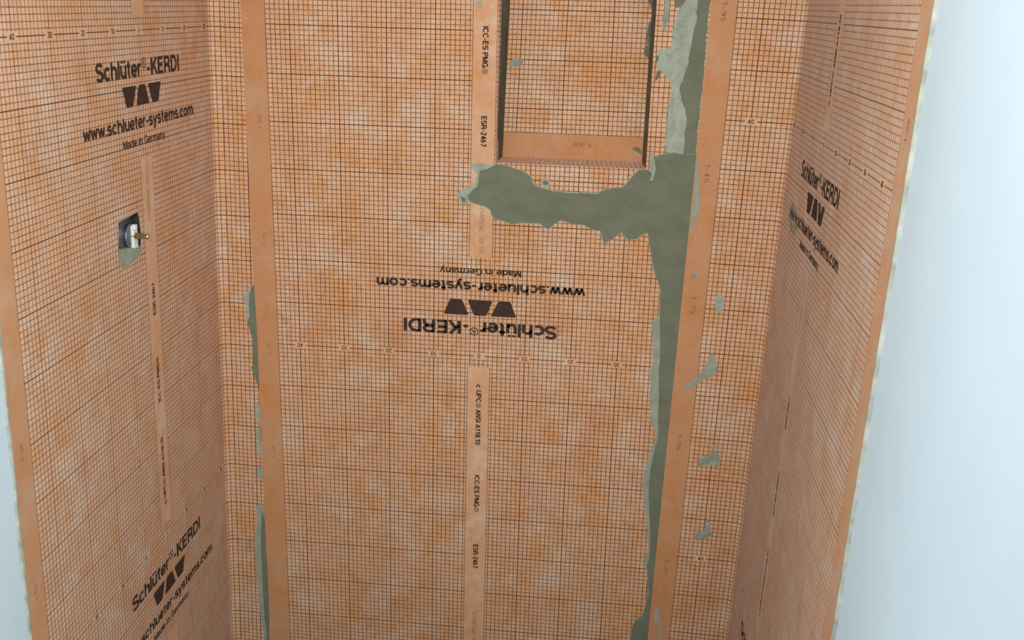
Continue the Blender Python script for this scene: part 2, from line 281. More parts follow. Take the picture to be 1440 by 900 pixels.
M['ceiling'] = mat_plain('ceiling_paint', (0.78, 0.80, 0.80), (0.80, 0.82, 0.82), 5, 0.9, 0.1)
M['plastic'] = mat_plain('charcoal_plastic', (0.075, 0.085, 0.095), (0.11, 0.12, 0.13), 30, 0.28, 0.5)
M['white_plastic'] = mat_plain('ivory_plastic', (0.70, 0.70, 0.60), (0.76, 0.76, 0.66), 40, 0.4, 0.4)
def metal(name, c, r):
    n = NT(name)
    n.b.inputs['Metallic'].default_value = 1.0
    f = n.noise(n.coord('Object'), 120, 3)
    return n.finish(n.mix(f, c, tuple(x * 0.8 for x in c)), r)
M['brass'] = metal('aged_brass', (0.62, 0.45, 0.24), 0.35)
M['steel'] = metal('steel', (0.62, 0.64, 0.66), 0.25)
M['chrome'] = metal('dull_chrome', (0.45, 0.49, 0.52), 0.3)

# ------------------------------------------------------------------ mesh helpers
def link(name, verts, faces, mat, parent=None, base=None, smooth=False, uvs=None):
    """One mesh object.  verts are world positions; base is the origin of a top-level thing."""
    org = parent.location.copy() if parent is not None else Vector(base if base is not None else (0, 0, 0))
    me = bpy.data.meshes.new(name)
    me.from_pydata([tuple(Vector(v) - org) for v in verts], [], faces)
    if uvs is not None:
        lay = me.uv_layers.new(name='sheet')
        for lp in me.loops:
            lay.data[lp.index].uv = uvs[lp.vertex_index]
    me.materials.append(mat)
    if smooth:
        me.polygons.foreach_set('use_smooth', [True] * len(me.polygons))
    me.update()
    o = bpy.data.objects.new(name, me)
    col.objects.link(o)
    if parent is not None:
        o.parent = parent
    else:
        o.location = org
    return o

def tag(o, label=None, cat=None, group=None, kind=None):
    if label: o['label'] = label
    if cat: o['category'] = cat
    if group: o['group'] = group
    if kind: o['kind'] = kind
    return o

def empty(name, loc, label, cat, group=None):
    o = bpy.data.objects.new(name, None)
    col.objects.link(o)
    o.location = loc
    o.empty_display_size = 0.05
    return tag(o, label, cat, group)

def box_vf(c):
    """hexahedron from 8 corners ordered bottom ring then top ring"""
    return c, [(0, 3, 2, 1), (4, 5, 6, 7), (0, 1, 5, 4), (1, 2, 6, 5), (2, 3, 7, 6), (3, 0, 4, 7)]

def prism(fn, pts, o0, o1):
    """closed prism over a polygon given in wall coordinates, from offset o0 (back) to o1 (front)"""
    co, _, tri, _, _, _ = delaunay_2d_cdt([Vector(p) for p in pts], [], [list(range(len(pts)))], 1, 1e-6)
    n = len(co)
    v = [fn(p.x, p.y, o0) for p in co] + [fn(p.x, p.y, o1) for p in co]
    f = [tuple(t) for t in tri] + [tuple(n + i for i in reversed(t)) for t in tri]
    cnt = {}
    for t in tri:
        for a, b in zip(t, t[1:] + t[:1]):
            cnt.setdefault((min(a, b), max(a, b)), []).append((a, b))
    for k, e in cnt.items():
        if len(e) == 1:
            a, b = e[0]
            f.append((b, a, n + a, n + b))
    return v, f

def fix_normals(o):
    bm = bmesh.new(); bm.from_mesh(o.data)
    bmesh.ops.recalc_face_normals(bm, faces=bm.faces)
    bm.to_mesh(o.data); bm.free()

def cut(o, cutters):
    """boolean difference, evaluated at once; the cutters are removed again"""
    fix_normals(o)
    for c in cutters:
        fix_normals(c)
        md = o.modifiers.new('cut', 'BOOLEAN')
        md.operation = 'DIFFERENCE'; md.solver = 'EXACT'; md.object = c
    dg = bpy.context.evaluated_depsgraph_get()
    me = bpy.data.meshes.new_from_object(o.evaluated_get(dg))
    o.modifiers.clear()
    me.name = o.data.name
    o.data = me
    for c in cutters:
        bpy.data.objects.remove(c, do_unlink=True)
    return o

def rough_outline(pts, step=0.004, amp=0.0012, seed=0, grow=0.0):
    """densify a polygon, waver its edge and optionally push it outward"""
    out = []
    n = len(pts)
    area2 = sum(pts[i][0] * pts[(i + 1) % n][1] - pts[(i + 1) % n][0] * pts[i][1] for i in range(n))
    sg = 1 if area2 > 0 else -1
    for i in range(n):
        a, b = Vector(pts[i]), Vector(pts[(i + 1) % n])
        d = b - a
        L = d.length
        if L < 1e-6: continue
        nrm = Vector((d.y, -d.x)) / L * sg
        k = max(1, int(L / step))
        for j in range(k):
            p = a + d * (j / k)
            w = noise.noise(Vector((p.x * 130, p.y * 130, seed))) * amp + noise.noise(Vector((p.x * 420, p.y * 420, seed + 5))) * amp * 0.5
            g = grow * (0.65 + 0.7 * noise.noise(Vector((p.x * 60, p.y * 60, seed + 9))))
            q = p + nrm * (w + g)
            out.append((q.x, q.y))
    return out

# ------------------------------------------------------------------ the room shell
DEPTH_L, DEPTH_R = 0.98, 1.42                              # how far the side walls run towards the room
def wall_slab(name, fn, s0, s1, thick, mat):
    c = [fn(s0, 0, -thick), fn(s1, 0, -thick), fn(s1, 0, 0), fn(s0, 0, 0),
         fn(s0, HC, -thick), fn(s1, HC, -thick), fn(s1, HC, 0), fn(s0, HC, 0)]
    o = link(name, *box_vf(c), mat)
    fix_normals(o)
    return tag(o, kind='structure')

def uvm(u, v):
    """canonical print coordinates (cm) of the upside-down back sheet -> wall x, z (m)"""
    a, b = -u / 100, -v * SV / 100
    return a * math.cos(THM) - b * math.sin(THM), ZF + a * math.sin(THM) + b * math.cos(THM)

# the niche opening in print coordinates of the back sheet, so it shares the sheet's slight tilt
NU0, NU1 = -33.45, -2.72                    # right and left edge
NV0, NV1 = -96.0, -43.35                    # top and bottom edge
ND = 0.09
niche_open = [uvm(NU1, NV1), uvm(NU0, NV1), uvm(NU0, NV0), uvm(NU1, NV0)]

wb = wall_slab('wall_back', P_back, XL - 0.14, XR + 0.14, 0.16, M['board'])
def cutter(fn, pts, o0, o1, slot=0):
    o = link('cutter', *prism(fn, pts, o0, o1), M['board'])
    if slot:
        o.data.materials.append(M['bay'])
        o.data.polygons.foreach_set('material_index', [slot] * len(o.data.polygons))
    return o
big_open = [uvm(NU1 + 0.6, NV1 + 0.6), uvm(NU0 - 0.6, NV1 + 0.6), uvm(NU0 - 0.6, NV0 - 0.6), uvm(NU1 + 0.6, NV0 - 0.6)]
cut(wb, [cutter(P_back, big_open, -ND - 0.012, 0.05)])

wl = wall_slab('wall_left', P_left, 0.0, DEPTH_L, 0.14, M['drywall'])
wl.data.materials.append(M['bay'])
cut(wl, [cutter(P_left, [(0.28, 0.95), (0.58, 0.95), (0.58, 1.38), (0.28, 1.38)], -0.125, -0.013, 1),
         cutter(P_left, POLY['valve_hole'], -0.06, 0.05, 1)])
wr = wall_slab('wall_right', P_right, 0.0, DEPTH_R, 0.14, M['drywall'])

def slab(name, x0, x1, y0, y1, z0, z1, mat):
    c = [(x0, y0, z0), (x1, y0, z0), (x1, y1, z0), (x0, y1, z0), (x0, y0, z1), (x1, y0, z1), (x1, y1, z1), (x0, y1, z1)]
    return tag(link(name, *box_vf(c), mat), kind='structure')
slab('floor', -1.9, 1.9, -4.2, 0.16, -0.1, 0.0, M['screed'])
slab('ceiling', -1.9, 1.9, -4.2, 0.16, HC, HC + 0.1, M['ceiling'])

# the rest of the bathroom, behind and beside the camera: unseen low walls and lintels, added to cut low light
slab('wall_front', -1.9, 1.9, -4.34, -4.2, 0.0, 1.0, M['paint'])
slab('wall_front', -1.9, 1.9, -4.34, -4.2, 2.15, HC, M['paint'])
for sx, nm in ((-1, 'wall_side_left'), (1, 'wall_side_right')):
    x0, x1 = sorted((sx * 1.9, sx * 2.04))
    slab(nm, x0, x1, -4.34, 0.16, 0.0, 1.0, M['paint'])
    slab(nm, x0, x1, -4.34, 0.16, 2.15, HC, M['paint'])

# ------------------------------------------------------------------ membrane sheets
def ripple(u, v, side):
    """soft waves of the glued sheet on the side walls (m)"""
    if side == 'M':
        return 0.0
    s = UCL - u if side == 'L' else u - UCR
    if s < 2:
        return 0.0
    k = min(1.0, max(0.0, (s - 2) / 8.0)) * min(1.0, max(0.0, (84 - s) / 12.0))
    a = 0.0020 if side == 'R' else 0.0005
    return k * a * (noise.noise(Vector((u * 0.085, v * 0.012, 3.0 if side == 'R' else 8.0)))
                    + 0.45 * noise.noise(Vector((u * 0.2, v * 0.03, 1.0))))

RF = 0.016                                  # radius of the fold in the corner
def fold(s, z, off, side):
    """s > 0 runs along the side wall towards the room, s < 0 along the back wall"""
    fn = P_left if side == 'L' else P_right
    sg = 1 if side == 'L' else -1
    X0 = XL if side == 'L' else XR
    if s >= RF:
        return fn(s, z, off)
    sh = 0.0084              # the soft cove takes up less sheet than a sharp corner
    if s <= -RF:
        return P_back(X0 + (sh - s) * sg, z, off)
    a = P_left(RF, z, off) if side == 'L' else P_right(RF, z, off)
    c = P_back(X0 + (RF + sh) * sg, z, off)
    b = Vector((X0 + sg * off, -off, z))
    t = (RF - s) / (2 * RF)
    return a * (1 - t) ** 2 + b * 2 * t * (1 - t) + c * t * t

OFF = {'L': 0.0012, 'M': 0.0024, 'R': 0.0042}
def sheet_point(u, v, off, side):
    """print coordinates (cm) on a sheet -> world"""
    if side == 'M':
        x, z = uvm(u, v)
        return P_back(x, z, OFF['M'] + off)
    h = ripple(u, v, side)
    if side == 'L':
        return fold((UCL - u) / 100, ZL + v * SV / 100, OFF['L'] + off + h, 'L')
    return fold((u - UCR) / 100, ZR + v * SV / 100, OFF['R'] + off + h, 'R')

def make_sheet(side, us, vs_, base, label, skip=None, th=0.0008):
    nu, nv = len(us), len(vs_)
    verts, uvs = [], []
    for off in (0.0, -th):
        for v in vs_:
            for u in us:
                verts.append(sheet_point(u, v, off, side)); uvs.append((u, v))
    N = nu * nv
    ix = lambda i, j, k: k * N + j * nu + i
    present = {(i, j) for i in range(nu - 1) for j in range(nv - 1) if not (skip and skip((us[i] + us[i + 1]) / 2, (vs_[j] + vs_[j + 1]) / 2))}
    faces = []
    for (i, j) in sorted(present):
        q = [(i, j), (i + 1, j), (i + 1, j + 1), (i, j + 1)]
        faces.append(tuple(ix(a, b, 0) for a, b in q))
        faces.append(tuple(ix(a, b, 1) for a, b in reversed(q)))
        for (di, dj, e0, e1) in ((0, -1, 0, 1), (1, 0, 1, 2), (0, 1, 2, 3), (-1, 0, 3, 0)):
            if (i + di, j + dj) not in present:
                a, b = q[e0], q[e1]
                faces.append((ix(*a, 1), ix(*b, 1), ix(*b, 0), ix(*a, 0)))
    used = sorted({k for f in faces for k in f})
    re = {k: n for n, k in enumerate(used)}
    o = link('membrane_sheet', [verts[k] for k in used], [tuple(re[k] for k in f) for f in faces], M['membrane'], None, base, False, [uvs[k] for k in used])
    fix_normals(o)
    return tag(o, label, 'membrane', 'waterproofing sheets lining the shower')

def span(a, b, step, extra=()):
    n = max(1, round((b - a) / step))
    return sorted({round(a + (b - a) * i / n, 4) for i in range(n + 1)} | set(extra))
fold_u = lambda uc: [round(uc + k * 0.4, 4) for k in range(-4, 5)]
vL0, vL1 = (0.012 - ZL) / SV * 100, (2.43 - ZL) / SV * 100
vR0, vR1 = (0.012 - ZR) / SV * 100, (2.43 - ZR) / SV * 100
sheet_L = make_sheet('L', span(-50, 50, 2.5, fold_u(UCL)), span(vL0, vL1, 5), P_left(0.4, 0.012, 0),
                     'orange gridded waterproofing sheet on the left wall, with the valve cutout')
sheet_M = make_sheet('M', sorted(set(span(-50, 50, 5)) | {NU0, NU1}), sorted(set(span(-160, 81.5, 6)) | {NV0, NV1}), P_back(0, 0.04, 0),
                     'orange gridded waterproofing sheet on the back wall, lettering printed upside down',
                     skip=lambda u, v: NU0 < u < NU1 and NV0 < v < NV1)
sheet_R = make_sheet('R', span(-50, 50, 2.5, fold_u(UCR)), span(vR0, vR1, 5), P_right(0.4, 0.012, 0),
                     'orange gridded waterproofing sheet on the right wall, folded onto the back wall')
sheet_L['blank_margin'] = 1.0
cut(sheet_L, [cutter(P_left, POLY['valve_hole'], -0.03, 0.05)])
SHEET = {'L': sheet_L, 'M': sheet_M, 'R': sheet_R}

# ------------------------------------------------------------------ print on the sheets
# a plain grotesque: every letter is drawn from strokes on a grid with capitals 7 high
def _a(cx, cy, rx, ry, a0, a1):
    n = max(3, int(abs(a1 - a0) / 15))
    return [(cx + rx * math.cos(math.radians(a0 + (a1 - a0) * k / n)), cy + ry * math.sin(math.radians(a0 + (a1 - a0) * k / n))) for k in range(n + 1)]
def _l(*p):
    return [(p[k], p[k + 1]) for k in range(0, len(p), 2)]
BOWL = _a(2.4, 2.6, 1.85, 2.03, 0, 360)
GLYPH = {
    ' ': (2.2, []), '.': (1.5, [_l(.75, 0, .75, 1.15)]), '-': (2.8, [_l(.3, 2.6, 2.5, 2.6)]), '/': (2.7, [_l(.3, 0, 2.4, 7)]),
    'c': (4.6, [_a(2.4, 2.6, 1.85, 2.03, 42, 318)]), 'o': (4.8, [BOWL]),
    'e': (4.8, [_a(2.4, 2.6, 1.85, 2.03, 0, 322), _l(.6, 2.55, 4.3, 2.55)]),
    's': (4.2, [_a(2.1, 3.63, 1.5, 1.0, 25, 270) + _a(2.1, 1.6, 1.55, 1.03, 90, -155)]),
    'S': (5.2, [_a(2.6, 5.0, 1.95, 1.43, 20, 270) + _a(2.6, 2.05, 2.05, 1.5, 90, -160)]),
    'h': (4.7, [_l(.7, 0, .7, 7), _a(2.35, 3.0, 1.65, 1.63, 180, 0) + _l(4.0, 0)]),
    'n': (4.7, [_l(.7, 0, .7, 5.2), _a(2.35, 3.0, 1.65, 1.63, 180, 0) + _l(4.0, 0)]),
    'm': (7.0, [_l(.7, 0, .7, 5.2), _a(2.1, 3.2, 1.4, 1.43, 180, 0) + _l(3.5, 0), _a(4.9, 3.2, 1.4, 1.43, 180, 0) + _l(6.3, 0)]),
    'u': (4.7, [_l(.7, 5.2) + _a(2.3, 2.2, 1.6, 1.63, 180, 360), _l(4.0, 0, 4.0, 5.2)]),
    '\u00fc': (4.7, [_l(.7, 5.2) + _a(2.3, 2.2, 1.6, 1.63, 180, 360), _l(4.0, 0, 4.0, 5.2), _l(1.35, 5.95, 1.35, 6.95), _l(3.3, 5.95, 3.3, 6.95)]),
    'l': (1.5, [_l(.75, 0, .75, 7)]), 'I': (1.6, [_l(.8, 0, .8, 7)]), 'i': (1.5, [_l(.75, 0, .75, 5.2), _l(.75, 5.95, .75, 7)]),
    't': (2.9, [_l(1.35, 6.6) + _a(2.25, 1.45, .9, .88, 180, 285), _l(.1, 4.7, 2.7, 4.7)]),
    'r': (3.1, [_l(.7, 0, .7, 5.2), _a(2.6, 2.9, 1.9, 1.75, 180, 88)]),
    'w': (6.2, [_l(.45, 5.2, 1.75, .45, 3.1, 4.8, 4.45, .45, 5.75, 5.2)]),
    'y': (4.5, [_l(.45, 5.2, 2.25, .4), _l(4.05, 5.2, 2.05, -.6, 1.6, -1.3, .6, -1.4)]),
    'a': (4.6, [_a(2.1, 3.55, 1.5, 1.08, 165, 0) + _l(3.6, .9, 4.2, .5), _a(2.0, 1.6, 1.45, 1.08, 0, 360)]),
    'd': (4.9, [_a(2.3, 2.6, 1.75, 2.03, 0, 360), _l(4.15, 0, 4.15, 7)]),
    'K': (5.2, [_l(.75, 0, .75, 7), _l(.9, 2.4, 4.6, 7), _l(2.2, 4.1, 4.8, 0)]),
    'E': (4.9, [_l(.75, 0, .75, 7), _l(.75, 6.43, 4.5, 6.43), _l(.75, 3.65, 4.2, 3.65), _l(.75, .57, 4.6, .57)]),
    'P': (5.0, [_l(.75, 0, .75, 7), _l(.75, 6.43) + _a(2.9, 4.85, 1.6, 1.58, 90, -90) + _l(.75, 3.27)]),
    'R': (5.4, [_l(.75, 0, .75, 7), _l(.75, 6.43) + _a(2.9, 4.9, 1.6, 1.53, 90, -90) + _l(.75, 3.37), _l(2.9, 3.3, 4.1, 2.8, 4.4, 1.9, 4.65, 0)]),
    'D': (5.6, [_l(.75, 0, .75, 7), _l(.75, 6.43) + _a(2.3, 3.5, 2.55, 2.93, 90, -90) + _l(.75, .57)]),
    'M': (6.4, [_l(.75, 0, .75, 7), _l(.95, 6.6, 3.2, .6, 5.45, 6.6), _l(5.65, 0, 5.65, 7)]),
    'G': (6.0, [_a(3.0, 3.5, 2.4, 2.93, 42, 330), _l(5.25, 0, 5.25, 3.2), _l(3.2, 3.2, 5.25, 3.2)]),
    'C': (5.7, [_a(3.0, 3.5, 2.4, 2.93, 40, 320)]),
    'U': (5.4, [_l(.75, 7) + _a(2.7, 2.6, 1.95, 2.03, 180, 360) + _l(4.65, 7)]),
    'A': (5.3, [_l(.4, 0, 2.65, 6.7, 4.9, 0), _l(1.2, 2.1, 4.1, 2.1)]),
    'N': (5.3, [_l(.75, 0, .75, 7), _l(.9, 6.6, 4.4, .4), _l(4.55, 0, 4.55, 7)]),
    'H': (5.3, [_l(.75, 0, .75, 7), _l(4.55, 0, 4.55, 7), _l(.75, 3.6, 4.55, 3.6)]),
    '0': (4.4, [_a(2.2, 3.5, 1.6, 2.93, 0, 360)]), '1': (4.0, [_l(.8, 5.0, 2.4, 6.5), _l(2.5, 0, 2.5, 7)]),
    '2': (4.4, [_a(2.2, 4.9, 1.6, 1.53, 170, -35) + _l(.7, .6), _l(.5, .57, 3.9, .57)]),
    '3': (4.4, [_a(2.1, 5.1, 1.45, 1.33, 150, -85), _a(2.1, 2.1, 1.65, 1.53, 85, -150)]),
    '4': (4.4, [_l(3.0, 0, 3.0, 7), _l(2.9, 6.5, .6, 2.0), _l(.4, 1.9, 4.2, 1.9)]),
    '5': (4.4, [_l(3.7, 6.43, 1.0, 6.43, .85, 3.5), _a(2.15, 2.3, 1.65, 1.73, 140, -145)]),
    '6': (4.4, [_a(2.2, 2.2, 1.6, 1.63, 0, 360), _a(3.0, 2.5, 2.4, 3.9, 180, 95)]),
    '7': (4.4, [_l(.5, 6.43, 3.9, 6.43, 1.7, 0)]),
    '8': (4.4, [_a(2.2, 5.1, 1.35, 1.33, 0, 360), _a(2.2, 2.1, 1.6, 1.53, 0, 360)]),
    '9': (4.4, [_a(2.2, 4.8, 1.6, 1.63, 0, 360), _a(1.4, 4.5, 2.4, 3.9, 0, -85)]),
}
def stroke(pts, t):
    """thicken a polyline into quads with mitred joints"""
    P = [Vector(p) for k, p in enumerate(pts) if k == 0 or (Vector(p) - Vector(pts[k - 1])).length > 1e-4]
    closed = (P[0] - P[-1]).length < 1e-3
    if closed: P = P[:-1]
    n = len(P)
    V, F = [], []
    for k in range(n):
        d0 = (P[k] - P[k - 1]) if (k or closed) else (P[1] - P[0])
        d1 = (P[(k + 1) % n] - P[k]) if (k < n - 1 or closed) else d0
        n0, n1 = Vector((-d0.y, d0.x)).normalized(), Vector((-d1.y, d1.x)).normalized()
        mt = (n0 + n1)
        mt = mt.normalized() if mt.length > 1e-6 else n0
        mt = mt * min(1.35, 1 / max(0.3, mt.dot(n0))) * (t / 2)
        V += [(P[k].x + mt.x, P[k].y + mt.y), (P[k].x - mt.x, P[k].y - mt.y)]
    for k in range(n if closed else n - 1):
        a, b = 2 * k, 2 * ((k + 1) % n)
        F.append((a, a + 1, b + 1, b))
    return V, F

def split_sharp(pts):
    """break a polyline where it turns sharply, so that both arms keep their full weight"""
    out, cur = [], [pts[0]]
    for k in range(1, len(pts) - 1):
        cur.append(pts[k])
        a, b = Vector(pts[k]) - Vector(pts[k - 1]), Vector(pts[k + 1]) - Vector(pts[k])
        if a.length > 1e-4 and b.length > 1e-4 and a.normalized().dot(b.normalized()) < -0.2:
            out.append(cur); cur = [pts[k]]
    cur.append(pts[-1]); out.append(cur)
    return out

_glyph = {}
def text_mesh(body, t):
    if (body, t) not in _glyph:
        V, F, x = [], [], 0.0
        for ch in body:
            adv, strokes = GLYPH[ch]
            for s in [q for st in strokes for q in split_sharp(st)]:
                v, f = stroke(s, t)
                k = len(V)
                V += [(x + a, b) for a, b in v]
                F += [tuple(k + i for i in q) for q in f]
            x += adv + 0.32
        _glyph[(body, t)] = (V, F)
    return _glyph[(body, t)]

def fit_text(body, x0, x1, base, cap, t):
    """flat strokes of a line of text between x0 and x1, capitals `cap` high"""
    v, f = text_mesh(body, t)
    a, b = min(x for x, y in v), max(x for x, y in v)
    sx = (x1 - x0) / (b - a)
    return [(x0 + (x - a) * sx, base + y * cap / 7) for x, y in v], f

def merge(*parts):
    V, F = [], []
    for v, f in parts:
        k = len(V)
        V += v; F += [tuple(k + i for i in t) for t in f]
    return V, F

def printed(name, vf, side, mat, rot=False, u0=0.0, v0=0.0, lift=0.0003, parent=None):
    """lay flat print on a sheet; rot turns the line to read upwards along the stripe"""
    V, F = vf
    pts = []
    for x, y in V:
        u, v = (-y, x) if rot == 'up' else ((y, -x) if rot == 'down' else (x, y))
        pts.append(sheet_point(u0 + u, v0 + v, lift, side))
    return link(name, pts, F, mat, parent or SHEET[side])

def ring(cx, cy, r0, r1, n=24):
    v = [(cx + r * math.cos(t * 2 * math.pi / n), cy + r * math.sin(t * 2 * math.pi / n)) for r in (r0, r1) for t in range(n)]
    return v, [(i, (i + 1) % n, n + (i + 1) % n, n + i) for i in range(n)]

def registered(cx, cy, r, bold=0.0):
    return merge(ring(cx, cy, r * 0.76, r), fit_text('R', cx - r * 0.33, cx + r * 0.4, cy - r * 0.45, r * 0.9, 1.3))

def trapezoid(x0, x1, y0, x2, x3, y1, r=0.42):
    """corner-rounded trapezoid: bottom edge x0..x1 at y0, top edge x2..x3 at y1"""
    c = [Vector((x0, y0)), Vector((x1, y0)), Vector((x3, y1)), Vector((x2, y1))]
    out = []
    for i in range(4):
        p, a, b = c[i], c[i - 1], c[(i + 1) % 4]
        da, db = (a - p).normalized(), (b - p).normalized()
        s, e = p + da * r, p + db * r
        for k in range(6):
            t = k / 5
            q = s * (1 - t) ** 2 + p * 2 * t * (1 - t) + e * t * t
            out.append((q.x, q.y))
    return out, [tuple(range(len(out)))]

B = 1.5
def block(side, v0, parts=('num', 'brand', 'logo', 'www', 'made')):
    lim = (-50, 50)
    if 'num' in parts:
        for k in range(-4, 5):
            s = str(abs(k) * 10)
            w = 0.62 if k else 0.30
            if side == 'L' and k == 4:
                continue                            # under the overlap of the back sheet
            printed('ruler_number', fit_text(s, k * 10 - w, k * 10 + w, -0.47, 0.95, 1.15), side, M['ink'], v0=v0)
    if 'brand' in parts:
        printed('brand_lettering', merge(fit_text('Schl\u00fcter', -16.8, -0.15, -8.0, 3.05, B), registered(1.15, -5.75, 0.95),
                fit_text('-', 2.45, 3.5, -8.0, 3.05, B), fit_text('KERDI', 4.0, 16.65, -8.0, 3.05, B)), side, M['ink'], v0=v0)
    if 'logo' in parts:
        printed('logo_shape', trapezoid(-6.6, -4.0, -13.0, -7.95, -2.4, -9.45), side, M['ink'], v0=v0)
        printed('logo_shape', trapezoid(-2.75, 2.7, -12.95, -1.45, 1.25, -9.45), side, M['ink'], v0=v0)
        printed('logo_shape', trapezoid(3.9, 6.5, -13.0, 2.35, 7.9, -9.45), side, M['ink'], v0=v0)
    if 'www' in parts:
        printed('web_address_lettering', fit_text('www.schlueter-systems.com', -22.5, 22.6, -17.05, 2.35, B), side, M['ink'], v0=v0)
    if 'made' in parts:
        printed('origin_lettering', fit_text('Made in Germany', -8.75, 8.75, -20.1, 1.5, 1.3), side, M['ink'], v0=v0)

def stripe_text(side, v0, which=(0, 1, 2, 3)):
    items = [(merge(fit_text('c UPC', 6.7, 11.1, -0.55, 1.15, B), registered(11.8, 0.0, 0.55), fit_text('ANSI A118.10', 12.8, 21.5, -0.55, 1.15, B)), 'black_ink', 'code_lettering'),
             (merge(fit_text('ICC-ES PMG', 29.1, 37.3, -0.55, 1.15, B), registered(38.0, 0.0, 0.55)), 'black_ink', 'code_lettering'),
             (fit_text('ESR-2467', 47.1, 53.5, -0.55, 1.15, B), 'black_ink', 'code_lettering'),
             (fit_text('CHARGE 20/10', 65.5, 76.3, -0.5, 1.0, 0.55), 'faint_ink', 'batch_lettering')]
    for k in which:
        vf, mt, nm = items[k]
        printed(nm, vf, side, M[mt], 'up', -0.1, v0)

block('M', 0)
stripe_text('M', 0)
stripe_text('M', -100, (1, 2, 3))
block('L', 0)
block('L', -100)
stripe_text('L', -100)
block('R', 0)
block('R', -100, ('num', 'brand'))
stripe_text('R', 0, (0, 1))
stripe_text('R', -100)
for v, t, rot in ((-49.7, '1-50', 'down'), (-24.2, '1-75', 'down'), (1.3, '1-75', 'down'), (26.9, '1-50', 'down')):
    printed('roll_mark', fit_text(t, -1.5, 1.5, -0.45, 0.9, 0.6), 'M', M['faint_ink'], rot, 47.1, v)
for v, t in ((21.0, '1-95'), (-11.0, '1-45'), (-39.4, '1-75'), (-71.5, '1-05'), (-103.0, '1-70')):
    printed('roll_mark', fit_text(t, -1.95, 1.95, -0.5, 1.0, 0.75), 'R', M['faint_ink'], 'down', -47.5, v)
for v in (30, 8, -60, -84):
    printed('roll_mark', fit_text('1-50', -1.5, 1.5, -0.45, 0.9, 0.6), 'L' if v < 0 else 'R', M['faint_ink'], 'up', -47.4 if v < 0 else 47.4, v)

# ------------------------------------------------------------------ niche
nb = empty('shower_niche', P_back(*uvm((NU0 + NU1) / 2, NV1), -ND), 'recessed shower niche lined with orange gridded membrane, mortar smeared along its sides', 'niche')
def niche_pt(u, v, d):
    """the box stands plumb inside the slightly tilted opening, its mortared sides lean in a little"""
    x, z = uvm(u, v)
    k = (u - NU0) / (NU1 - NU0)                     # 1 at the left jamb, 0 at the right one
    t = (z - 1.275) / 0.32
    x += max(0.0, d / ND) * (k * (0.0032 + 0.0080 * t) + (1 - k) * (-0.0070 + 0.0005 * t))
    return P_back(x, z, -d)
def panel(name, quad, thick_dir, mat, uvs=None):
    """thin slab: quad of world points plus the vector of its thickness"""
    v = [Vector(p) for p in quad] + [Vector(p) + Vector(thick_dir) for p in quad]
    f = [(0, 1, 2, 3), (7, 6, 5, 4)] + [(i, 4 + i, 4 + (i + 1) % 4, (i + 1) % 4) for i in range(4)]
    o = link(name, v, f, mat, nb, None, False, (uvs + uvs) if uvs else None)
    fix_normals(o)
    return o
q = 0.005
W = NU1 - NU0
H = (NV1 - NV0) * SV
# back panel: the sheet was turned sideways, its plain edge band lies along the ledge
panel('back_panel', [niche_pt(NU1, NV1, ND), niche_pt(NU0, NV1, ND), niche_pt(NU0, NV0, ND), niche_pt(NU1, NV0, ND)], (0, q, 0), M['membrane'],
      [(-50.3, 17.1), (-50.3, 17.1 + W * 1.0), (-50.3 + H * 1.0, 17.1 + W * 1.0), (-50.3 + H * 1.0, 17.1)])
cosT, sinT = math.cos(THM), math.sin(THM)
panel('side_panel', [niche_pt(NU1, NV1, -0.0014), niche_pt(NU1, NV1, ND), niche_pt(NU1, NV0, ND), niche_pt(NU1, NV0, -0.0014)], (-q * cosT, 0, -q * sinT), M['mortar_dark'])
panel('side_panel', [niche_pt(NU0, NV1, -0.0014), niche_pt(NU0, NV1, ND), niche_pt(NU0, NV0, ND), niche_pt(NU0, NV0, -0.0014)], (q * cosT, 0, q * sinT), M['mortar_dark'])
panel('ledge', [niche_pt(NU1, NV1, -0.0014), niche_pt(NU0, NV1, -0.0014), niche_pt(NU0, NV1, ND), niche_pt(NU1, NV1, ND)], (q * sinT, 0, -q * cosT), M['membrane'],
      [(-20.0, 31), (-20.0, 31 + W), (-29.0, 31 + W), (-29.0, 31)])
panel('top_panel', [niche_pt(NU1, NV0, -0.0014), niche_pt(NU0, NV0, -0.0014), niche_pt(NU0, NV0, ND), niche_pt(NU1, NV0, ND)], (-q * sinT, 0, q * cosT), M['membrane'],
      [(-20.0, 31), (-20.0, 31 + W), (-29.0, 31 + W), (-29.0, 31)])
# the strip of membrane turned in from the wall along the left jamb
panel('turned_edge', [niche_pt(NU1 - 0.06, NV1, -0.0016), niche_pt(NU1 - 0.06, NV1, 0.022), niche_pt(NU1 - 0.06, NV0, 0.020), niche_pt(NU1 - 0.06, NV0, -0.0016)],
      (0.0005, 0, 0), M['membrane'], [(10.3, 1), (12.6, 1), (12.6, 1 + H), (10.3, 1 + H)])
vf = fit_text('1-50', -2.0, 2.0, -0.5, 1.0, 0.7)
link('roll_mark', [niche_pt(-20.3 + x, NV1 - 3.3 + y, ND - 0.0004) for x, y in vf[0]], vf[1], M['faint_ink'], nb)

# ------------------------------------------------------------------ mortar
def patch(name, fn, pts, o0, o1, mat, label=None, cat='mortar', group=None, parent=None, grow=0.0, amp=0.0012, step=0.004):
    pts = rough_outline(pts, step, amp, random.random() * 50, grow)
    v, f = prism(fn, pts, o0, o1)
    base = None
    if parent is None:
        k = min(range(len(pts)), key=lambda i: pts[i][1])
        base = v[k]
    o = link(name, v, f, mat, parent, base)
    fix_normals(o)
    if label: tag(o, label, cat, group)
    return o
FM = OFF['M']          # front of the back sheet
FL = OFF['L']
FR = OFF['R']
G = 'thinset smears in the shower'

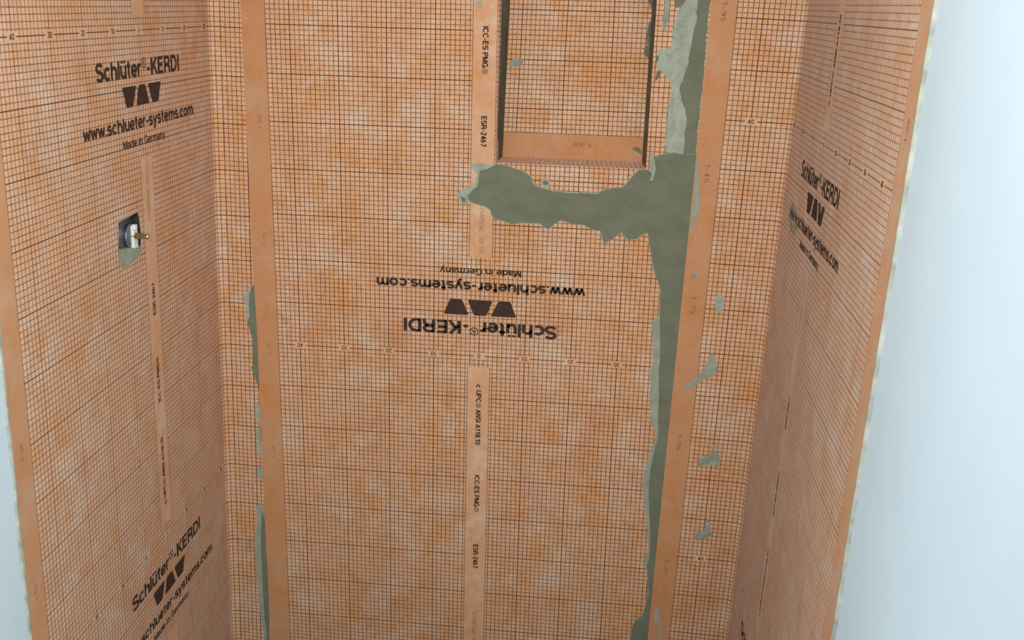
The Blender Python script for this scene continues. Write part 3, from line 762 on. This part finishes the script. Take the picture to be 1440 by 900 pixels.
t = empty('mortar_smear', P_back(0.315, 0.12, FM), 'large T-shaped grey-green mortar smear below the niche running down the right seam', 'mortar', G)
patch('mortar_film', P_back, POLY['smear_film'], FM + 0.00004, FM + 0.0006, M['mortar_light'], parent=t, grow=0.0026, amp=0.0016)
patch('mortar_body', P_back, POLY['smear_core'], FM + 0.00004, FM + 0.0016, M['mortar'], parent=t, amp=0.0008)
patch('mortar_film', P_back, POLY['film_tl'], FM + 0.00004, FM + 0.0005, M['film'], parent=t, amp=0.002)
patch('mortar_lump', P_back, POLY['blob_tl'], FM + 0.00004, FM + 0.0014, M['mortar'], parent=t)

t = empty('mortar_smear', P_back(0.36, 1.30, FM), 'pale skim of mortar between the niche and the right seam, grid showing through', 'mortar', G)
patch('mortar_film', P_back, POLY['skim'], FM + 0.00004, FM + 0.0004, M['film'], parent=t, amp=0.003, step=0.003)
patch('mortar_body', P_back, POLY['skim_core'], FM + 0.00004, FM + 0.0012, M['mortar'], parent=t, amp=0.002)
patch('mortar_lump', P_back, POLY['top_blob'], FM + 0.00004, FM + 0.0016, M['mortar'], parent=t)
patch('mortar_film', P_back, POLY['top_streak'], FM + 0.00004, FM + 0.0004, M['thin_film'], parent=t, amp=0.002)

patch('mortar_smear', P_back, POLY['niche_edge_film'], FM + 0.00004, FM + 0.0022, M['mortar_light'], "pale mortar streak at the niche's lower right corner", group=G)
t = empty('mortar_smear', P_back(0.16, 1.23, FM), 'small round mortar spot with a pale rim under the niche', 'mortar', G)
patch('mortar_film', P_back, POLY['ring'], FM + 0.00004, FM + 0.0005, M['film'], parent=t)
patch('mortar_lump', P_back, POLY['ring_c'], FM + 0.00004, FM + 0.0012, M['mortar'], parent=t)
patch('mortar_smear', P_back, POLY['chip'], FM + 0.00004, FM + 0.0018, M['mortar_dark'], "lower dark mortar chip on the niche's right edge", group=G)
patch('mortar_smear', P_back, POLY['chip2'], FM + 0.00004, FM + 0.0018, M['mortar_dark'], "upper dark mortar chip on the niche's right edge", group=G)
patch('mortar_smear', P_back, POLY['tl_a'], FM + 0.00004, FM + 0.0008, M['film'], "pale mortar dab at the top of the code stripe left of the niche", group=G)

def on_niche(x, z, off):
    return P_back(x, z, -ND + off)
pts = POLY['niche_blob']
xr = 0.3185
ptsn = list(pts) + [(xr + 0.001, pts[-1][1]), (xr + 0.001, pts[0][1])]
patch('mortar_smear', on_niche, ptsn, 0.0002, 0.004, M['mortar_dark'], "dark ragged mortar along the right edge of the niche's back", group=G)
patch('mortar_smear', on_niche, POLY['niche_blob2'] + [(xr - 0.004, POLY['niche_blob2'][-1][1] - 0.004)], 0.0002, 0.002, M['mortar'], "small mortar fleck on the plain band inside the niche", group=G)
patch('mortar_smear', on_niche, POLY['niche_patch'], 0.0002, 0.0012, M['thin_film'], "grey mortar dab on the grid at the niche's left side", group=G)

# squeeze-out along the left seam
patch('mortar_smear', P_back, POLY['l_a'], FL + 0.00004, FL + 0.0018, M['mortar'], "long sliver of squeezed-out mortar halfway up the left seam", group=G, amp=0.0008)
patch('mortar_smear', P_back, POLY['l_a_film'], FL + 0.00004, FL + 0.0006, M['film'], "pale mortar fringe at the top of the left seam's sliver", group=G, amp=0.001)
patch('mortar_smear', P_back, POLY['l_b'], FL + 0.00004, FL + 0.0010, M['film'], "topmost of the three small mortar flecks beside the left seam", group=G, amp=0.001)
patch('mortar_smear', P_back, POLY['l_c'], FL + 0.00004, FL + 0.0012, M['mortar_light'], "middle of the three small mortar flecks beside the left seam", group=G, amp=0.001)
patch('mortar_smear', P_back, POLY['l_d'], FL + 0.00004, FL + 0.0010, M['film'], "lowest of the three small mortar flecks beside the left seam", group=G, amp=0.001)
patch('mortar_smear', P_back, POLY['l_e'], FL + 0.00004, FL + 0.0014, M['mortar_light'], "rounded pale mortar lump on the left seam", group=G, amp=0.0006)
t = empty('mortar_smear', P_back(-0.50, 0.10, FL), "long tapering mortar bead at the bottom of the left seam", 'mortar', G)
patch('mortar_film', P_back, POLY['l_f'], FL + 0.00004, FL + 0.0012, M['mortar_light'], parent=t, amp=0.0008)
patch('mortar_body', P_back, POLY['l_f_core'], FL + 0.00004, FL + 0.0022, M['mortar'], parent=t, amp=0.0008)

# splashes on the strip right of the seam
patch('mortar_smear', P_back, POLY['r_a'], FR + 0.00004, FR + 0.0006, M['film'], "upright oval mortar dab on the grid right of the seam", group=G)
patch('mortar_smear', P_back, POLY['r_b'], FR + 0.00004, FR + 0.0006, M['thin_film'], "tiny mortar dab on the plain band right of the seam", group=G)
patch('mortar_smear', P_back, POLY['r_c'], FR + 0.00004, FR + 0.0008, M['mortar_light'], "flag-shaped mortar splash crossing the right plain band onto the grid", group=G)
patch('mortar_smear', P_back, POLY['r_d'], FR + 0.00004, FR + 0.0005, M['thin_film'], "L-shaped worn mortar dab low on the right grid strip", group=G, amp=0.002)
patch('mortar_smear', P_back, POLY['r_e'], FR + 0.00004, FR + 0.0005, M['thin_film'], "faint lowest mortar dab above the number 40 on the right strip", group=G, amp=0.002)
patch('mortar_smear', P_back, POLY['r_f'], FR + 0.00004, FR + 0.0008, M['mortar_light'], "pale mortar lip on the right band's edge beside the big smear", group=G)
patch('mortar_smear', P_back, POLY['r_g'], FR + 0.00004, FR + 0.0006, M['film'], "pale mortar lip on the right band's edge at the bottom", group=G)
patch('mortar_smear', P_right, POLY['rw_a'], OFF['R'] + 0.0008, OFF['R'] + 0.0013, M['faint_film'], "faint mortar smear on the right wall beside the lettering", group=G)

# ragged compound where the sheets end on the bare drywall
def edge_bead(fn, s0, off, label, seed):
    L, R = [], []
    for k in range(0, 245, 2):
        z = k / 100
        a = noise.noise(Vector((z * 7, seed, 0))) * 0.0035 + noise.noise(Vector((z * 31, seed, 3))) * 0.0018
        L.append((s0 - 0.004, min(z, HC - 0.005)))
        R.append((s0 + 0.0030 + a * 0.8, min(z, HC - 0.005)))
    v, f = [], []
    n = len(L)
    for i in range(n):
        v += [fn(L[i][0], L[i][1], 0.0), fn(L[i][0], L[i][1], off + 0.0012), fn((L[i][0] * .35 + R[i][0] * .65), R[i][1], off + 0.0014), fn(R[i][0], R[i][1], 0.0)]
    for i in range(n - 1):
        a, b = 4 * i, 4 * (i + 1)
        f += [(a + k, a + k + 1, b + k + 1, b + k) for k in range(3)]
    o = link('mortar_smear', v, f, M['paper_edge'], None, fn(s0, 0, 0))
    return tag(o, label, 'mortar', G)
edge_bead(P_left, 0.836, 0.0012, "ragged pale mortar edge between the left sheet and bare drywall", 4.0)
edge_bead(P_right, 0.8235, 0.0034, "thin pale mortar edge between the right sheet and bare drywall", 11.0)

# ------------------------------------------------------------------ shower valve in the left wall
VS, VZ = 0.3960, 1.1625
sv_ = empty('shower_valve', P_left(VS, VZ, -0.06), 'dark rough-in shower valve with brass stem in the left wall cutout', 'valve')
def lathe(name, prof, mat, n=28, ds=0.0, dz=0.0, parent=None):
    v, f = [], []
    for (r, off) in prof:
        for k in range(n):
            a = 2 * math.pi * k / n
            v.append(P_left(VS + ds + r * math.cos(a), VZ + dz + r * math.sin(a), off))
    for i in range(len(prof) - 1):
        for k in range(n):
            f.append((i * n + k, i * n + (k + 1) % n, (i + 1) * n + (k + 1) % n, (i + 1) * n + k))
    f.append(tuple(range(n))); f.append(tuple((len(prof) - 1) * n + k for k in range(n)))
    o = link(name, v, f, mat, parent or sv_)
    fix_normals(o)
    return o
body = lathe('valve_body', [(0.050, -0.115), (0.056, -0.105), (0.056, -0.030), (0.054, -0.020), (0.046, -0.017), (0.036, -0.0165), (0.035, -0.0145), (0.0205, -0.0138), (0.0195, -0.006), (0.016, -0.004)], M['plastic'])
lathe('retaining_ring', [(0.0205, -0.0128), (0.0215, -0.012), (0.0215, -0.0075), (0.0200, -0.006)], M['chrome'])
for a in (0.75, 2.6, 5.6):
    lathe('screw', [(0.0042, -0.020), (0.0042, -0.0145), (0.003, -0.0135)], M['steel'], 12, 0.043 * math.cos(a), 0.043 * math.sin(a), body)
def bar(name, s0, s1, z0, z1, o0, o1, mat, parent=None):
    c = [P_left(s0, z0, o0), P_left(s1, z0, o0), P_left(s1, z0, o1), P_left(s0, z0, o1), P_left(s0, z1, o0), P_left(s1, z1, o0), P_left(s1, z1, o1), P_left(s0, z1, o1)]
    o = link(name, *box_vf(c), mat, parent or sv_)
    fix_normals(o)
    return o
bar('limit_stop', VS - 0.009, VS + 0.006, VZ - 0.022, VZ + 0.017, -0.005, 0.001, M['white_plastic'])
bar('limit_stop', VS - 0.005, VS + 0.003, VZ + 0.012, VZ + 0.020, -0.004, 0.003, M['white_plastic'])
stem = lathe('valve_stem', [(0.0062, -0.004), (0.0062, 0.006), (0.0048, 0.007), (0.0046, 0.024), (0.0036, 0.0255)], M['brass'], 14)
lathe('stem_screw', [(0.0022, 0.025), (0.0022, 0.0262)], M['steel'], 10, 0, 0, stem)
for dz in (-1, 1):      # supply pipes leaving the body inside the wall
    v, f = [], []
    n = 14
    for z in (VZ + dz * 0.03, VZ + dz * 0.19):
        for k in range(n):
            a = 2 * math.pi * k / n
            v.append(P_left(VS + 0.010 * math.cos(a), z, -0.085 + 0.010 * math.sin(a)))
    f = [(k, (k + 1) % n, n + (k + 1) % n, n + k) for k in range(n)]
    link('supply_pipe', v, f, M['brass'], sv_, None, True)
patch('mortar_smear', P_left, POLY['valve_patch'], -0.0125, -0.0005, M['mortar_light'], "smooth grey mortar filling the lower part of the valve cutout", group=G, amp=0.0004)
